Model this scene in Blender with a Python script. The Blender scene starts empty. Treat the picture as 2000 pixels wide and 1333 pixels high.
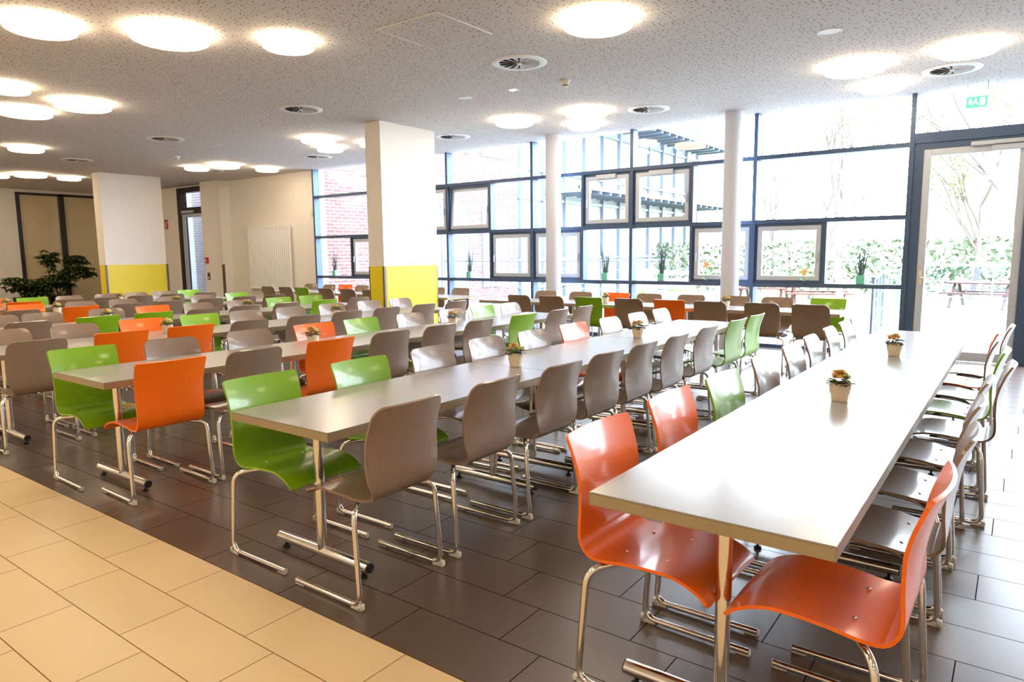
import bpy, bmesh, math, random
from mathutils import Vector, Matrix
SC = bpy.context.scene
C = SC.collection
R = math.radians
rnd = random.Random(7)

# ---------------------------------------------------------------- camera
cam_d = bpy.data.cameras.new('camera'); cam = bpy.data.objects.new('camera', cam_d); C.objects.link(cam)
cam_d.sensor_width = 36.0; cam_d.lens = 1346.9 * 36 / 2000; cam_d.clip_start = .05; cam_d.clip_end = 300
_r = Vector((.80586578, .59201504, -.00992663)); _u = Vector((-.06634998, .10695145, .99204792)); _f = Vector((-.58836895, .79879884, -.1254687))
M = Matrix((( _r.x, _u.x, -_f.x, 0), (_r.y, _u.y, -_f.y, 0), (_r.z, _u.z, -_f.z, 1.4744), (0, 0, 0, 1)))
cam.matrix_world = M
SC.camera = cam

# ---------------------------------------------------------------- world: bright overcast sky
SKY = 24.0
w = bpy.data.worlds.new('overcast_sky'); SC.world = w; w.use_nodes = True
nt = w.node_tree; bg = nt.nodes['Background']
tc = nt.nodes.new('ShaderNodeTexCoord'); sx = nt.nodes.new('ShaderNodeSeparateXYZ'); rp = nt.nodes.new('ShaderNodeValToRGB')
nt.links.new(tc.outputs['Generated'], sx.inputs[0]); nt.links.new(sx.outputs['Z'], rp.inputs[0])
rp.color_ramp.elements[0].position = 0; rp.color_ramp.elements[0].color = (.86, .93, 1, 1)
rp.color_ramp.elements[1].position = .7; rp.color_ramp.elements[1].color = (.72, .84, 1, 1)
nt.links.new(rp.outputs[0], bg.inputs[0]); bg.inputs[1].default_value = SKY

# ---------------------------------------------------------------- view
SC.view_settings.view_transform = 'Standard'; SC.view_settings.look = 'None'
SC.view_settings.exposure = 0.12; SC.view_settings.gamma = 1.0; SC.view_settings.use_curve_mapping = False
SC.cycles.use_denoising = True
SC.cycles.max_bounces = 8; SC.cycles.diffuse_bounces = 4; SC.cycles.glossy_bounces = 4
SC.cycles.transparent_max_bounces = 16; SC.cycles.caustics_reflective = False; SC.cycles.caustics_refractive = False
SC.cycles.sample_clamp_indirect = 5.0
LAMP = 16.5

# ---------------------------------------------------------------- materials
def srgb(r, g, b):
    return tuple(((c/255)/12.92 if c/255 <= .04045 else ((c/255+.055)/1.055)**2.4) for c in (r, g, b)) + (1,)
MATS = {}
def mat(name, col, rough=.5, metal=0, spec=.5, coat=0, noise=0, nscale=20, bump=0, emit=None, es=0, sheen=0):
    m = bpy.data.materials.new(name); m.use_nodes = True; t = m.node_tree; b = t.nodes['Principled BSDF']
    c = col if len(col) == 4 else tuple(col)+(1,)
    b.inputs['Base Color'].default_value = c; b.inputs['Roughness'].default_value = rough
    b.inputs['Metallic'].default_value = metal; b.inputs['Specular IOR Level'].default_value = spec
    b.inputs['Coat Weight'].default_value = coat; b.inputs['Coat Roughness'].default_value = .12
    if noise or bump:
        tcx = t.nodes.new('ShaderNodeTexCoord'); n = t.nodes.new('ShaderNodeTexNoise'); n.inputs['Scale'].default_value = nscale; n.inputs['Detail'].default_value = 6
        t.links.new(tcx.outputs['Object'], n.inputs['Vector'])
        if noise:
            r = t.nodes.new('ShaderNodeValToRGB'); r.color_ramp.elements[0].position = .3; r.color_ramp.elements[1].position = .7
            r.color_ramp.elements[0].color = tuple(x*(1-noise) for x in c[:3])+(1,); r.color_ramp.elements[1].color = tuple(min(1, x*(1+noise)) for x in c[:3])+(1,)
            t.links.new(n.outputs['Fac'], r.inputs[0]); t.links.new(r.outputs[0], b.inputs['Base Color'])
        if bump:
            bp = t.nodes.new('ShaderNodeBump'); bp.inputs['Strength'].default_value = bump; bp.inputs['Distance'].default_value = .01
            t.links.new(n.outputs['Fac'], bp.inputs['Height']); t.links.new(bp.outputs[0], b.inputs['Normal'])
    if emit:
        b.inputs['Emission Color'].default_value = tuple(emit[:3])+(1,); b.inputs['Emission Strength'].default_value = es
    MATS[name] = m
    return m
def mth(t, op, a, b=None):
    n = t.nodes.new('ShaderNodeMath'); n.operation = op
    for i, v in enumerate((a, b)):
        if v is None: continue
        if isinstance(v, (int, float)): n.inputs[i].default_value = v
        else: t.links.new(v, n.inputs[i])
    return n.outputs[0]
def tile_mat(name, col, joint, rough, var=.05, jw=.0022, spec=.5):
    m = mat(name, col, rough, spec=spec); t = m.node_tree; b = t.nodes['Principled BSDF']
    tcx = t.nodes.new('ShaderNodeTexCoord'); s = t.nodes.new('ShaderNodeSeparateXYZ'); t.links.new(tcx.outputs['Object'], s.inputs[0])
    v = mth(t, 'DIVIDE', mth(t, 'SUBTRACT', s.outputs['Y'], 1.69), .281); k = mth(t, 'FLOOR', v); fv = mth(t, 'FRACT', v)
    u = mth(t, 'DIVIDE', mth(t, 'ADD', mth(t, 'ADD', s.outputs['X'], 2.05+60), mth(t, 'MULTIPLY', mth(t, 'ADD', k, 1), .19)), .603)
    ku = mth(t, 'FLOOR', u); fu = mth(t, 'FRACT', u)
    dv = mth(t, 'MULTIPLY', mth(t, 'MINIMUM', fv, mth(t, 'SUBTRACT', 1, fv)), .281)
    du = mth(t, 'MULTIPLY', mth(t, 'MINIMUM', fu, mth(t, 'SUBTRACT', 1, fu)), .603)
    j = mth(t, 'LESS_THAN', mth(t, 'MINIMUM', dv, du), jw)
    wn = t.nodes.new('ShaderNodeTexWhiteNoise'); wn.noise_dimensions = '2D'; cb = t.nodes.new('ShaderNodeCombineXYZ')
    t.links.new(ku, cb.inputs[0]); t.links.new(k, cb.inputs[1]); t.links.new(cb.outputs[0], wn.inputs['Vector'])
    no = t.nodes.new('ShaderNodeTexNoise'); no.inputs['Scale'].default_value = 3.5; no.inputs['Detail'].default_value = 8; t.links.new(tcx.outputs['Object'], no.inputs['Vector'])
    f = mth(t, 'ADD', mth(t, 'MULTIPLY', wn.outputs['Value'], var), mth(t, 'ADD', mth(t, 'MULTIPLY', no.outputs['Fac'], var*2), 1-var*1.5))
    mx = t.nodes.new('ShaderNodeMix'); mx.data_type = 'RGBA'; mx.blend_type = 'MULTIPLY'; mx.inputs[0].default_value = 1
    mx.inputs['A'].default_value = col; cc = t.nodes.new('ShaderNodeCombineColor')
    for i in range(3): t.links.new(f, cc.inputs[i])
    t.links.new(cc.outputs[0], mx.inputs['B'])
    mj = t.nodes.new('ShaderNodeMix'); mj.data_type = 'RGBA'; t.links.new(j, mj.inputs[0]); t.links.new(mx.outputs['Result'], mj.inputs['A']); mj.inputs['B'].default_value = joint
    t.links.new(mj.outputs['Result'], b.inputs['Base Color'])
    rr = mth(t, 'ADD', mth(t, 'MULTIPLY', no.outputs['Fac'], .02), mth(t, 'ADD', rough-.01, mth(t, 'MULTIPLY', j, .4))); t.links.new(rr, b.inputs['Roughness']); t.links.new(mth(t, 'MULTIPLY', mth(t, 'SUBTRACT', 1, j), spec), b.inputs['Specular IOR Level'])
    bp = t.nodes.new('ShaderNodeBump'); bp.inputs['Strength'].default_value = .35; bp.inputs['Distance'].default_value = .002
    t.links.new(mth(t, 'SUBTRACT', 1, j), bp.inputs['Height']); t.links.new(bp.outputs[0], b.inputs['Normal'])
    return m
def brick_mat(name, c1, c2, mortar, axis):
    m = mat(name, c1, .85); t = m.node_tree; b = t.nodes['Principled BSDF']
    tcx = t.nodes.new('ShaderNodeTexCoord'); s = t.nodes.new('ShaderNodeSeparateXYZ'); t.links.new(tcx.outputs['Object'], s.inputs[0])
    cb = t.nodes.new('ShaderNodeCombineXYZ'); t.links.new(s.outputs[axis], cb.inputs[0]); t.links.new(s.outputs['Z'], cb.inputs[1])
    br = t.nodes.new('ShaderNodeTexBrick'); t.links.new(cb.outputs[0], br.inputs['Vector'])
    br.inputs['Color1'].default_value = c1; br.inputs['Color2'].default_value = c2; br.inputs['Mortar'].default_value = mortar
    br.inputs['Scale'].default_value = 1; br.inputs['Brick Width'].default_value = .26; br.inputs['Row Height'].default_value = .085
    br.inputs['Mortar Size'].default_value = .009; br.inputs['Bias'].default_value = -.1
    t.links.new(br.outputs['Color'], b.inputs['Base Color'])
    return m
def glass_mat(name, tint=(1, 1, 1, 1), base=.03, k=.55):
    m = bpy.data.materials.new(name); m.use_nodes = True; t = m.node_tree; t.nodes.remove(t.nodes['Principled BSDF'])
    o = t.nodes['Material Output']; tr = t.nodes.new('ShaderNodeBsdfTransparent'); tr.inputs[0].default_value = tint
    g = t.nodes.new('ShaderNodeBsdfGlossy'); g.inputs['Roughness'].default_value = .02
    lw = t.nodes.new('ShaderNodeLayerWeight'); lw.inputs['Blend'].default_value = .5
    f = mth(t, 'ADD', mth(t, 'MULTIPLY', mth(t, 'POWER', lw.outputs['Facing'], 4), k), base)
    mx = t.nodes.new('ShaderNodeMixShader'); t.links.new(f, mx.inputs[0]); t.links.new(tr.outputs[0], mx.inputs[1]); t.links.new(g.outputs[0], mx.inputs[2])
    t.links.new(mx.outputs[0], o.inputs[0]); MATS[name] = m
    return m
def ceiling_mat():
    m = mat('perforated_plaster', srgb(216, 211, 208), .9); t = m.node_tree; b = t.nodes['Principled BSDF']
    tcx = t.nodes.new('ShaderNodeTexCoord'); v = t.nodes.new('ShaderNodeTexVoronoi'); v.voronoi_dimensions = '2D'; v.inputs['Scale'].default_value = 21
    t.links.new(tcx.outputs['Object'], v.inputs['Vector'])
    sc = t.nodes.new('ShaderNodeSeparateColor'); t.links.new(v.outputs['Color'], sc.inputs[0])
    rad = mth(t, 'ADD', mth(t, 'MULTIPLY', sc.outputs[0], .11), .09)
    on = mth(t, 'LESS_THAN', v.outputs['Distance'], rad); keep = mth(t, 'GREATER_THAN', sc.outputs[1], .3)
    f = mth(t, 'MULTIPLY', on, keep)
    mx = t.nodes.new('ShaderNodeMix'); mx.data_type = 'RGBA'; t.links.new(f, mx.inputs[0]); mx.inputs['A'].default_value = srgb(216, 211, 208); mx.inputs['B'].default_value = srgb(96, 88, 82)
    t.links.new(mx.outputs['Result'], b.inputs['Base Color'])
    return m
def lacquer(name, col, grain=.06):
    m = mat(name, col, .42, coat=.55, spec=.35); t = m.node_tree; b = t.nodes['Principled BSDF']
    tcx = t.nodes.new('ShaderNodeTexCoord'); mp = t.nodes.new('ShaderNodeMapping'); mp.inputs['Scale'].default_value = (14, 160, 14)
    n = t.nodes.new('ShaderNodeTexNoise'); n.inputs['Scale'].default_value = 1; n.inputs['Detail'].default_value = 5
    t.links.new(tcx.outputs['Object'], mp.inputs[0]); t.links.new(mp.outputs[0], n.inputs['Vector'])
    r = t.nodes.new('ShaderNodeValToRGB'); r.color_ramp.elements[0].position = .25; r.color_ramp.elements[1].position = .75
    r.color_ramp.elements[0].color = tuple(x*(1-grain) for x in col[:3])+(1,); r.color_ramp.elements[1].color = tuple(min(1, x*(1+grain)) for x in col[:3])+(1,)
    t.links.new(n.outputs['Fac'], r.inputs[0]); t.links.new(r.outputs[0], b.inputs['Base Color'])
    return m

m_dark = tile_mat('dark_floor_tile', srgb(96, 80, 70), srgb(48, 40, 36), .30, spec=.85, jw=.0024)
m_beige = tile_mat('beige_floor_tile', srgb(226, 200, 156), srgb(140, 108, 72), .38)
m_ceil = ceiling_mat()
m_wall = mat('white_wall_paint', srgb(244, 240, 234), .8, bump=.05, nscale=120)
m_column = mat('cool_white_column_paint', srgb(206, 210, 222), .6)
m_yellow = mat('yellow_panel', srgb(238, 216, 20), .45, noise=.02)
m_guard = mat('brushed_steel_guard', srgb(112, 94, 78), .45, metal=.5)
m_orange = lacquer('orange_lacquered_ply', srgb(238, 106, 6))
m_green = lacquer('green_lacquered_ply', srgb(126, 170, 16))
m_grey = lacquer('taupe_lacquered_ply', srgb(136, 113, 93), .09)
m_edge = mat('ply_edge', srgb(150, 125, 100), .5)
m_chrome = mat('chrome', (.82, .80, .78, 1), .12, metal=1, noise=.03, nscale=8)
m_white_pl = mat('white_plastic', srgb(232, 228, 220), .45)
m_black_pl = mat('black_plastic', srgb(28, 27, 28), .4)
m_top = mat('grey_laminate', srgb(162, 158, 156), .22, spec=.8, noise=.03, nscale=90)
m_band = mat('table_edge_band', srgb(160, 146, 120), .35, metal=.35, noise=.04, nscale=60)
m_frame = mat('slate_blue_aluminium', srgb(66, 86, 116), .4, metal=.25)
m_sash = mat('light_grey_aluminium', srgb(192, 200, 212), .4, metal=.2)
m_dframe = mat('dark_bronze_aluminium', srgb(52, 46, 44), .4, metal=.3)
m_glass = glass_mat('window_glass', (.97, .985, 1, 1))
m_room_glass = mat('greige_lit_room_glass', srgb(214, 198, 160), .07, spec=.7, noise=.03, nscale=2)  # opaque greige stands in for the warm-lit room behind the glass
m_lamp = mat('opal_diffuser', (1, .9, .75, 1), .4, emit=(1, .80, .55), es=LAMP)
m_white = mat('white_metal', srgb(240, 240, 240), .4)
m_blade = mat('grille_grey', srgb(176, 168, 160), .45)
m_void = mat('duct_black', srgb(30, 26, 24), .8)
m_rad = mat('radiator_white', srgb(246, 246, 246), .35)
m_red = mat('signal_red', srgb(190, 30, 24), .4)
m_exit = mat('exit_sign_green', srgb(60, 200, 140), .4, emit=(.12, .75, .45), es=.8)
m_exitw = mat('exit_sign_white', srgb(245, 250, 248), .4, emit=(1, 1, 1), es=1.0)
m_pot = mat('cream_pot', srgb(236, 220, 192), .5, noise=.03)
m_soil = mat('dark_foliage_and_soil', srgb(40, 32, 30), .9, noise=.3, nscale=60)
m_leaf = mat('pot_leaf', srgb(110, 120, 42), .5, noise=.25, nscale=40)
m_petal = mat('peach_petal', srgb(255, 204, 140), .6, noise=.12, nscale=60)
m_petal2 = mat('yellow_petal', srgb(255, 238, 180), .6, noise=.12, nscale=60)
m_mint = mat('mint_pot', srgb(112, 204, 182), .4)
m_grass = mat('grey_green_grass', srgb(84, 100, 92), .6, noise=.2)
m_fl_or = mat('orange_felt', srgb(244, 164, 104), .7); m_fl_ye = mat('yellow_felt', srgb(244, 208, 110), .7)
m_bigleaf = mat('dark_green_leaf', srgb(50, 70, 26), .4, noise=.4, nscale=5)
m_stem = mat('brown_stem', srgb(92, 74, 44), .8)
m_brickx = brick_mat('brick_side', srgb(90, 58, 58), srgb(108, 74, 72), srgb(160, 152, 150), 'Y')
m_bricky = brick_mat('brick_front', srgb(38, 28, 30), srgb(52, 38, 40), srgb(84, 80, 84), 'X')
m_pale = mat('pale_cladding', srgb(140, 144, 148), .5)
m_blueg = mat('pale_blue_panel', srgb(50, 66, 80), .5, spec=.2)
m_blueg2 = mat('pale_window_glass', srgb(118, 124, 140), .2, spec=.6)
m_louv = mat('louvre_aluminium', srgb(104, 116, 130), .4, metal=.2)
m_terr = mat('terrace_paving', srgb(170, 168, 164), .8, noise=.05, nscale=2)
m_lawn = mat('spring_lawn', srgb(92, 104, 50), .9, noise=.12, nscale=3)
m_hedge = mat('hedge_leaf', srgb(96, 110, 84), .9, noise=.3, nscale=6)
m_bark = mat('tree_bark', srgb(100, 92, 84), .9, noise=.15, nscale=10)
m_tleaf = mat('young_tree_leaf', srgb(124, 128, 74), .8, noise=.2, nscale=3)
m_wood = mat('red_brown_wood', srgb(84, 44, 36), .8)
m_rail = mat('galvanised_rail', srgb(110, 118, 128), .5, metal=.2)
m_railg = glass_mat('railing_mesh', (.80, .86, .93, 1), .1, .2)

# ---------------------------------------------------------------- mesh helpers
def new(name, bm, m, parent=None, smooth=False, label=None):
    me = bpy.data.meshes.new(name); bm.to_mesh(me); bm.free()
    if smooth:
        for p in me.polygons: p.use_smooth = True
        try: me.set_sharp_from_angle(angle=R(40))
        except Exception: pass
    for q in (m if isinstance(m, (list, tuple)) else [m]): me.materials.append(q)
    o = bpy.data.objects.new(name, me); C.objects.link(o)
    if parent: o.parent = parent
    if label: o['label'] = label
    return o
def box(bm, x0, x1, y0, y1, z0, z1, bev=0, mi=0):
    r = bmesh.ops.create_cube(bm, size=1, matrix=Matrix.Translation(((x0+x1)/2, (y0+y1)/2, (z0+z1)/2)) @ Matrix.Diagonal((abs(x1-x0), abs(y1-y0), abs(z1-z0), 1)))
    vs = r['verts']
    fs = list({f for v in vs for f in v.link_faces})
    for f in fs: f.material_index = mi
    if bev:
        es = list({e for v in vs for e in v.link_edges})
        bmesh.ops.bevel(bm, geom=es, offset=bev, segments=2, affect='EDGES')
def bxo(name, m, x0, x1, y0, y1, z0, z1, parent=None, bev=0, label=None):
    bm = bmesh.new(); box(bm, x0, x1, y0, y1, z0, z1, bev); return new(name, bm, m, parent, label=label)
def lathe(bm, prof, n=24, cx=0, cy=0, mi=0):
    rings = []
    for r, z in prof:
        if r < 1e-5: rings.append([bm.verts.new((cx, cy, z))])
        else: rings.append([bm.verts.new((cx+r*math.cos(2*math.pi*i/n), cy+r*math.sin(2*math.pi*i/n), z)) for i in range(n)])
    for a, b in zip(rings, rings[1:]):
        for i in range(n):
            j = (i+1) % n
            if len(a) == 1 and len(b) == 1: break
            if len(a) == 1: f = bm.faces.new((a[0], b[i], b[j]))
            elif len(b) == 1: f = bm.faces.new((a[i], b[0], a[j]))
            else: f = bm.faces.new((a[i], b[i], b[j], a[j]))
            f.material_index = mi
def fillet(pts, rad, seg=6):
    out = [Vector(pts[0])]
    for i in range(1, len(pts)-1):
        a, b, c = Vector(pts[i-1]), Vector(pts[i]), Vector(pts[i+1])
        d1 = (a-b); d2 = (c-b); r = min(rad, d1.length*.48, d2.length*.48)
        p, q = b+d1.normalized()*r, b+d2.normalized()*r
        for k in range(seg+1):
            t = k/seg; out.append((1-t)**2*p + 2*t*(1-t)*b + t*t*q)
    out.append(Vector(pts[-1])); return out
def tube(bm, pts, r, n=8, r2=None, cap=True):
    pts = [Vector(p) for p in pts]; rings = []
    up = None
    for i, p in enumerate(pts):
        d = (pts[min(i+1, len(pts)-1)]-pts[max(i-1, 0)]).normalized()
        if up is None:
            up = Vector((0, 0, 1)) if abs(d.z) < .9 else Vector((1, 0, 0))
        s = d.cross(up).normalized(); up = s.cross(d).normalized()
        rr = r if r2 is None else r+(r2-r)*i/max(1, len(pts)-1)
        rings.append([bm.verts.new(p+rr*(math.cos(2*math.pi*k/n)*s+math.sin(2*math.pi*k/n)*up)) for k in range(n)])
    for a, b in zip(rings, rings[1:]):
        for k in range(n): bm.faces.new((a[k], a[(k+1) % n], b[(k+1) % n], b[k]))
    if cap:
        bm.faces.new(rings[0][::-1]); bm.faces.new(rings[-1])
def thing(name, label, cat, loc=(0, 0, 0), rz=0, group=None):
    o = bpy.data.objects.new(name, None); C.objects.link(o); o.location = loc; o.rotation_euler = (0, 0, rz); o.empty_display_size = .1
    o['label'] = label; o['category'] = cat
    if group: o['group'] = group
    return o
def tag(o, label, cat, group=None, kind=None):
    o['label'] = label; o['category'] = cat
    if group: o['group'] = group
    if kind: o['kind'] = kind
    return o
def struct(o): o['kind'] = 'structure'; return o
def semp(name, loc=(0, 0, 0)):
    o = bpy.data.objects.new(name, None); C.objects.link(o); o.location = loc; o['kind'] = 'structure'; return o
def copy_tree(o, parent=None):
    c = o.copy(); C.objects.link(c)
    if parent: c.parent = parent
    for ch in KIDS.get(o.name, list(o.children)): copy_tree(ch, c)
    return c
KIDS = {}

# ================================================================ SETTING
CEIL = 3.517
X0, X1, Y0, YW = -24.0, 5.5, -4.2, 10.85
struct(bxo('floor', m_dark, X0-.2, X1+.2, 1.69, 11.1, -.12, 0))
struct(bxo('floor', m_beige, X0-.2, X1+.2, Y0-.2, 1.69, -.12, 0))
struct(bxo('ceiling', m_ceil, X0-.2, X1+.2, Y0-.2, 11.0, CEIL, CEIL+.25))
struct(bxo('wall_right', m_wall, X1, X1+.2, Y0, 10.7, 0, CEIL))
struct(bxo('wall_front', m_wall, X0, X1, Y0-.2, Y0, 0, CEIL))
bm = bmesh.new(); box(bm, X0-.2, X0, Y0, 8.0, 0, CEIL); box(bm, X0-.2, X0, 8.0, 11.1, 3.43, CEIL); struct(new('wall_left', bm, m_wall))
bm = bmesh.new(); box(bm, X0, -20.14, YW, 11.1, 0, CEIL); box(bm, -18.5, -13.8, YW, 11.1, 0, CEIL); box(bm, -20.14, -18.5, YW, 11.1, 3.47, CEIL)
struct(new('wall_back', bm, m_wall))
# pillars
def pillar(x0, x1, y0, y1, yellow=True):
    e = semp('wall_pillar', ((x0+x1)/2, (y0+y1)/2, 0)); ox, oy = (x0+x1)/2, (y0+y1)/2
    bxo('shaft', m_wall, x0-ox, x1-ox, y0-oy, y1-oy, 0, CEIL, e)
    if yellow:
        zt = 1.30; d = .006
        bm = bmesh.new()
        box(bm, x0-ox+.02, x1-ox-.03, y0-oy-d, y0-oy, 0.0, zt); new('yellow_cladding', bm, m_yellow, e)
        bm = bmesh.new(); box(bm, x1-ox, x1-ox+d, y0-oy+.05, y1-oy-.02, 0.0, zt); new('yellow_cladding', bm, m_yellow, e)
        bm = bmesh.new(); box(bm, x1-ox-.028, x1-ox+d+.002, y0-oy-d-.002, y0-oy, 0, zt); box(bm, x1-ox, x1-ox+d+.002, y0-oy, y0-oy+.028, 0, zt); new('corner_guard', bm, m_guard, e)
        bm = bmesh.new(); box(bm, x1-ox, x1-ox+d+.002, y1-oy-.02, y1-oy, 0, zt); new('corner_guard', bm, m_guard, e)
        bm = bmesh.new(); box(bm, x0-ox-.002, x0-ox+.018, y0-oy-d-.002, y0-oy, 0, zt); new('corner_guard', bm, m_guard, e)
    else:
        bm = bmesh.new(); box(bm, x1-ox-.05, x1-ox+.004, y0-oy-.004, y0-oy, 0, 1.27); box(bm, x1-ox, x1-ox+.004, y0-oy, y0-oy+.05, 0, 1.27); new('corner_guard', bm, m_guard, e)
    return e
pillar(-8.39, -8.05, 7.57, 8.80)
pillar(-18.33, -17.98, 7.76, 9.25)
pillar(-18.42, -17.5, 10.55, YW, False)
for cx in (-6.74, -3.56):
    bm = bmesh.new(); lathe(bm, [(.133, 0), (.133, CEIL)], 40, cx, 10.42); o = new('wall_round_column', bm, m_column, smooth=True); struct(o)

# ---- facade (curtain wall) : mullions at regular spacing
MX = [-13.77, -11.66, -9.52, -7.42, -5.38, -3.33]
DX0, DX1 = -1.28, 0.0
ZA, ZB, ZC = .97, 1.915, 2.865
def frame_box(bm, x0, x1, z0, z1): box(bm, x0, x1, 10.73, 10.90, z0, z1)
def pane(parent, x0, x1, z0, z1, y=10.87, name='pane'):
    return bxo(name, m_glass, x0, x1, y, y+.008, z0, z1, parent)
def sash(parent, x0, x1, z0, z1, handle='right', tilt=0, operator=False):
    """an opening light: reveal, pale frame, pane, handle"""
    e = bpy.data.objects.new('sash', None); C.objects.link(e); e.parent = parent; e.location = ((x0+x1)/2, 10.80, z0+.04)
    if tilt: e.rotation_euler = (tilt, 0, 0)
    bm = bmesh.new(); q = .042
    box(bm, x0, x0+q, 10.775, 10.90, z0, z1); box(bm, x1-q, x1, 10.775, 10.90, z0, z1); box(bm, x0+q, x1-q, 10.775, 10.90, z0, z0+q); box(bm, x0+q, x1-q, 10.775, 10.90, z1-q, z1)
    new('sash_surround', bm, m_frame, parent)
    W = (x1-x0)/2-.035; H = z1-z0-.08; f = .068
    bm = bmesh.new()
    box(bm, -W, W, -.035, .035, 0, f, .006); box(bm, -W, W, -.035, .035, H-f, H, .006); box(bm, -W, -W+f, -.035, .035, f, H-f, .006); box(bm, W-f, W, -.035, .035, f, H-f, .006)
    new('sash_frame', bm, m_sash, e)
    bxo('pane', m_glass, -W+f, W-f, 0, .008, f, H-f, e)
    sx_ = W-.03 if handle == 'right' else -W+.03
    bm = bmesh.new(); box(bm, sx_-.012, sx_+.012, -.05, -.035, H*.45, H*.45+.07, .003); box(bm, sx_-.009, sx_+.009, -.07, -.05, H*.45-.08, H*.45+.05, .003)
    new('handle', bm, m_sash, e)
    if operator:
        bxo('closer', m_sash, -W*.45, W*.45, -.09, -.037, H-.05, H+.02, e, bev=.005)
    return e
def bay(i, x0, x1, sub=None, subz=None, sashes=(), top=CEIL):
    e = semp('window_%d' % i, ((x0+x1)/2, 10.8, 0)); off = (x0+x1)/2
    e.location = (0, 0, 0)
    bm = bmesh.new()
    frame_box(bm, x0-.028, x0+.028, 0, CEIL)
    new('mullion', bm, m_frame, e)
    bm = bmesh.new()
    for z in (.04, ZA, ZB, ZC): box(bm, x0+.028, x1-.028, 10.74, 10.90, z-.03, z+.03)
    new('transom', bm, m_frame, e)
    if sub:
        bm = bmesh.new(); box(bm, sub-.022, sub+.022, 10.745, 10.90, subz[0]+.03, subz[1]-.03); new('mullion', bm, m_frame, e)
    cells = []
    for (za, zb) in ((.07, ZA-.03), (ZA+.03, ZB-.03), (ZB+.03, ZC-.03), (ZC+.03, CEIL)):
        if sub and subz[0] <= za and zb <= subz[1]: cells += [(x0+.028, sub-.022, za, zb), (sub+.022, x1-.028, za, zb)]
        else: cells.append((x0+.028, x1-.028, za, zb))
    for c in cells:
        hit = [s for s in sashes if abs(s[0]-c[0]) < .3 and abs(s[1]-c[2]) < .3]
        if hit: sash(e, c[0], c[1], c[2], c[3], *hit[0][2:])
        else: pane(e, *c)
    return e
bay(1, MX[0], MX[1], -12.50, (ZA, ZB), [(-12.48, ZA, 'left')])
bay(2, MX[1], MX[2], -10.6, (ZA, ZC), [(-10.6, ZB, 'right')])
bay(3, MX[2], MX[3], -8.42, (ZA, ZC), [(-9.5, ZB, 'right', R(-5)), (-8.4, ZA, 'left')])
bay(4, MX[3], MX[4], -6.34, (ZA, ZC), [(-7.4, ZA, 'right'), (-6.3, ZB, 'left', 0, True)])
bay(5, MX[4], MX[5], -4.32, (ZA, ZC), [(-5.36, ZB, 'right', 0, True), (-4.3, ZA, 'left')])
bay(6, MX[5], DX0, -2.31, (ZA, ZB), [(-3.3, ZA, 'right')])
bay(8, .12, 2.2, 1.15, (ZA, ZC), [(.12, ZA, 'right')])
bay(9, 2.2, 4.3, 3.2, (ZA, ZC), [])
bay(10, 4.3, 5.5)
# glass door in the facade
d = semp('door_1'); 
bm = bmesh.new(); frame_box(bm, DX0-.028, DX0+.03, 0, CEIL); box(bm, DX0+.03, DX0+.14, 10.76, 10.9, 0, 2.87); box(bm, DX1-.02, DX1+.10, 10.74, 10.9, 0, 2.93)
box(bm, DX0+.03, DX1+.1, 10.74, 10.9, 2.87, 3.0); box(bm, DX0+.14, DX1-.02, 10.76, 10.9, 2.79, 2.87)
new('door_frame', bm, m_frame, d)
pane(d, DX0+.03, DX1+.1, 3.0, CEIL)
bm = bmesh.new(); a, b_, f = DX0+.14, DX1-.02, .09
box(bm, a, a+f, 10.77, 10.84, .01, 2.79, .005); box(bm, b_-f, b_, 10.77, 10.84, .01, 2.79, .005); box(bm, a+f, b_-f, 10.77, 10.84, 2.70, 2.79, .005); box(bm, a+f, b_-f, 10.77, 10.84, .01, .13, .005)
new('door_leaf', bm, m_sash, d)
pane(d, a+f, b_-f, .13, 2.70, 10.80)
bm = bmesh.new(); box(bm, a+.03, a+.07, 10.755, 10.77, 1.0, 1.2, .004); tube(bm, fillet([(a+.05, 10.77, 1.1), (a+.05, 10.71, 1.1), (a+.19, 10.71, 1.1)], .02), .011); new('handle', bm, m_chrome, d, smooth=True)
bm = bmesh.new(); box(bm, -.62, -.05, 10.70, 10.77, 2.78, 2.83, .006); box(bm, -.40, -.06, 10.72, 10.77, 2.70, 2.77, .006); new('closer', bm, m_sash, d)
# left interior glazing
g = semp('window_11')
bm = bmesh.new()
box(bm, X0-.12, X0+.03, 8.0, 8.10, 0, 3.43); box(bm, X0-.12, X0+.03, 9.13, 9.28, 0, 3.43); box(bm, X0-.12, X0+.03, 10.75, 10.85, 0, 3.43); box(bm, X0-.12, X0+.03, 8.1, 10.75, 3.36, 3.43); box(bm, X0-.12, X0+.03, 8.1, 10.75, 0, .08)
new('window_frame', bm, m_dframe, g)
bxo('pane', m_room_glass, X0-.05, X0-.03, 8.1, 9.13, .08, 3.36, g); bxo('pane', m_room_glass, X0-.05, X0-.03, 9.28, 10.75, .08, 3.36, g)
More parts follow.
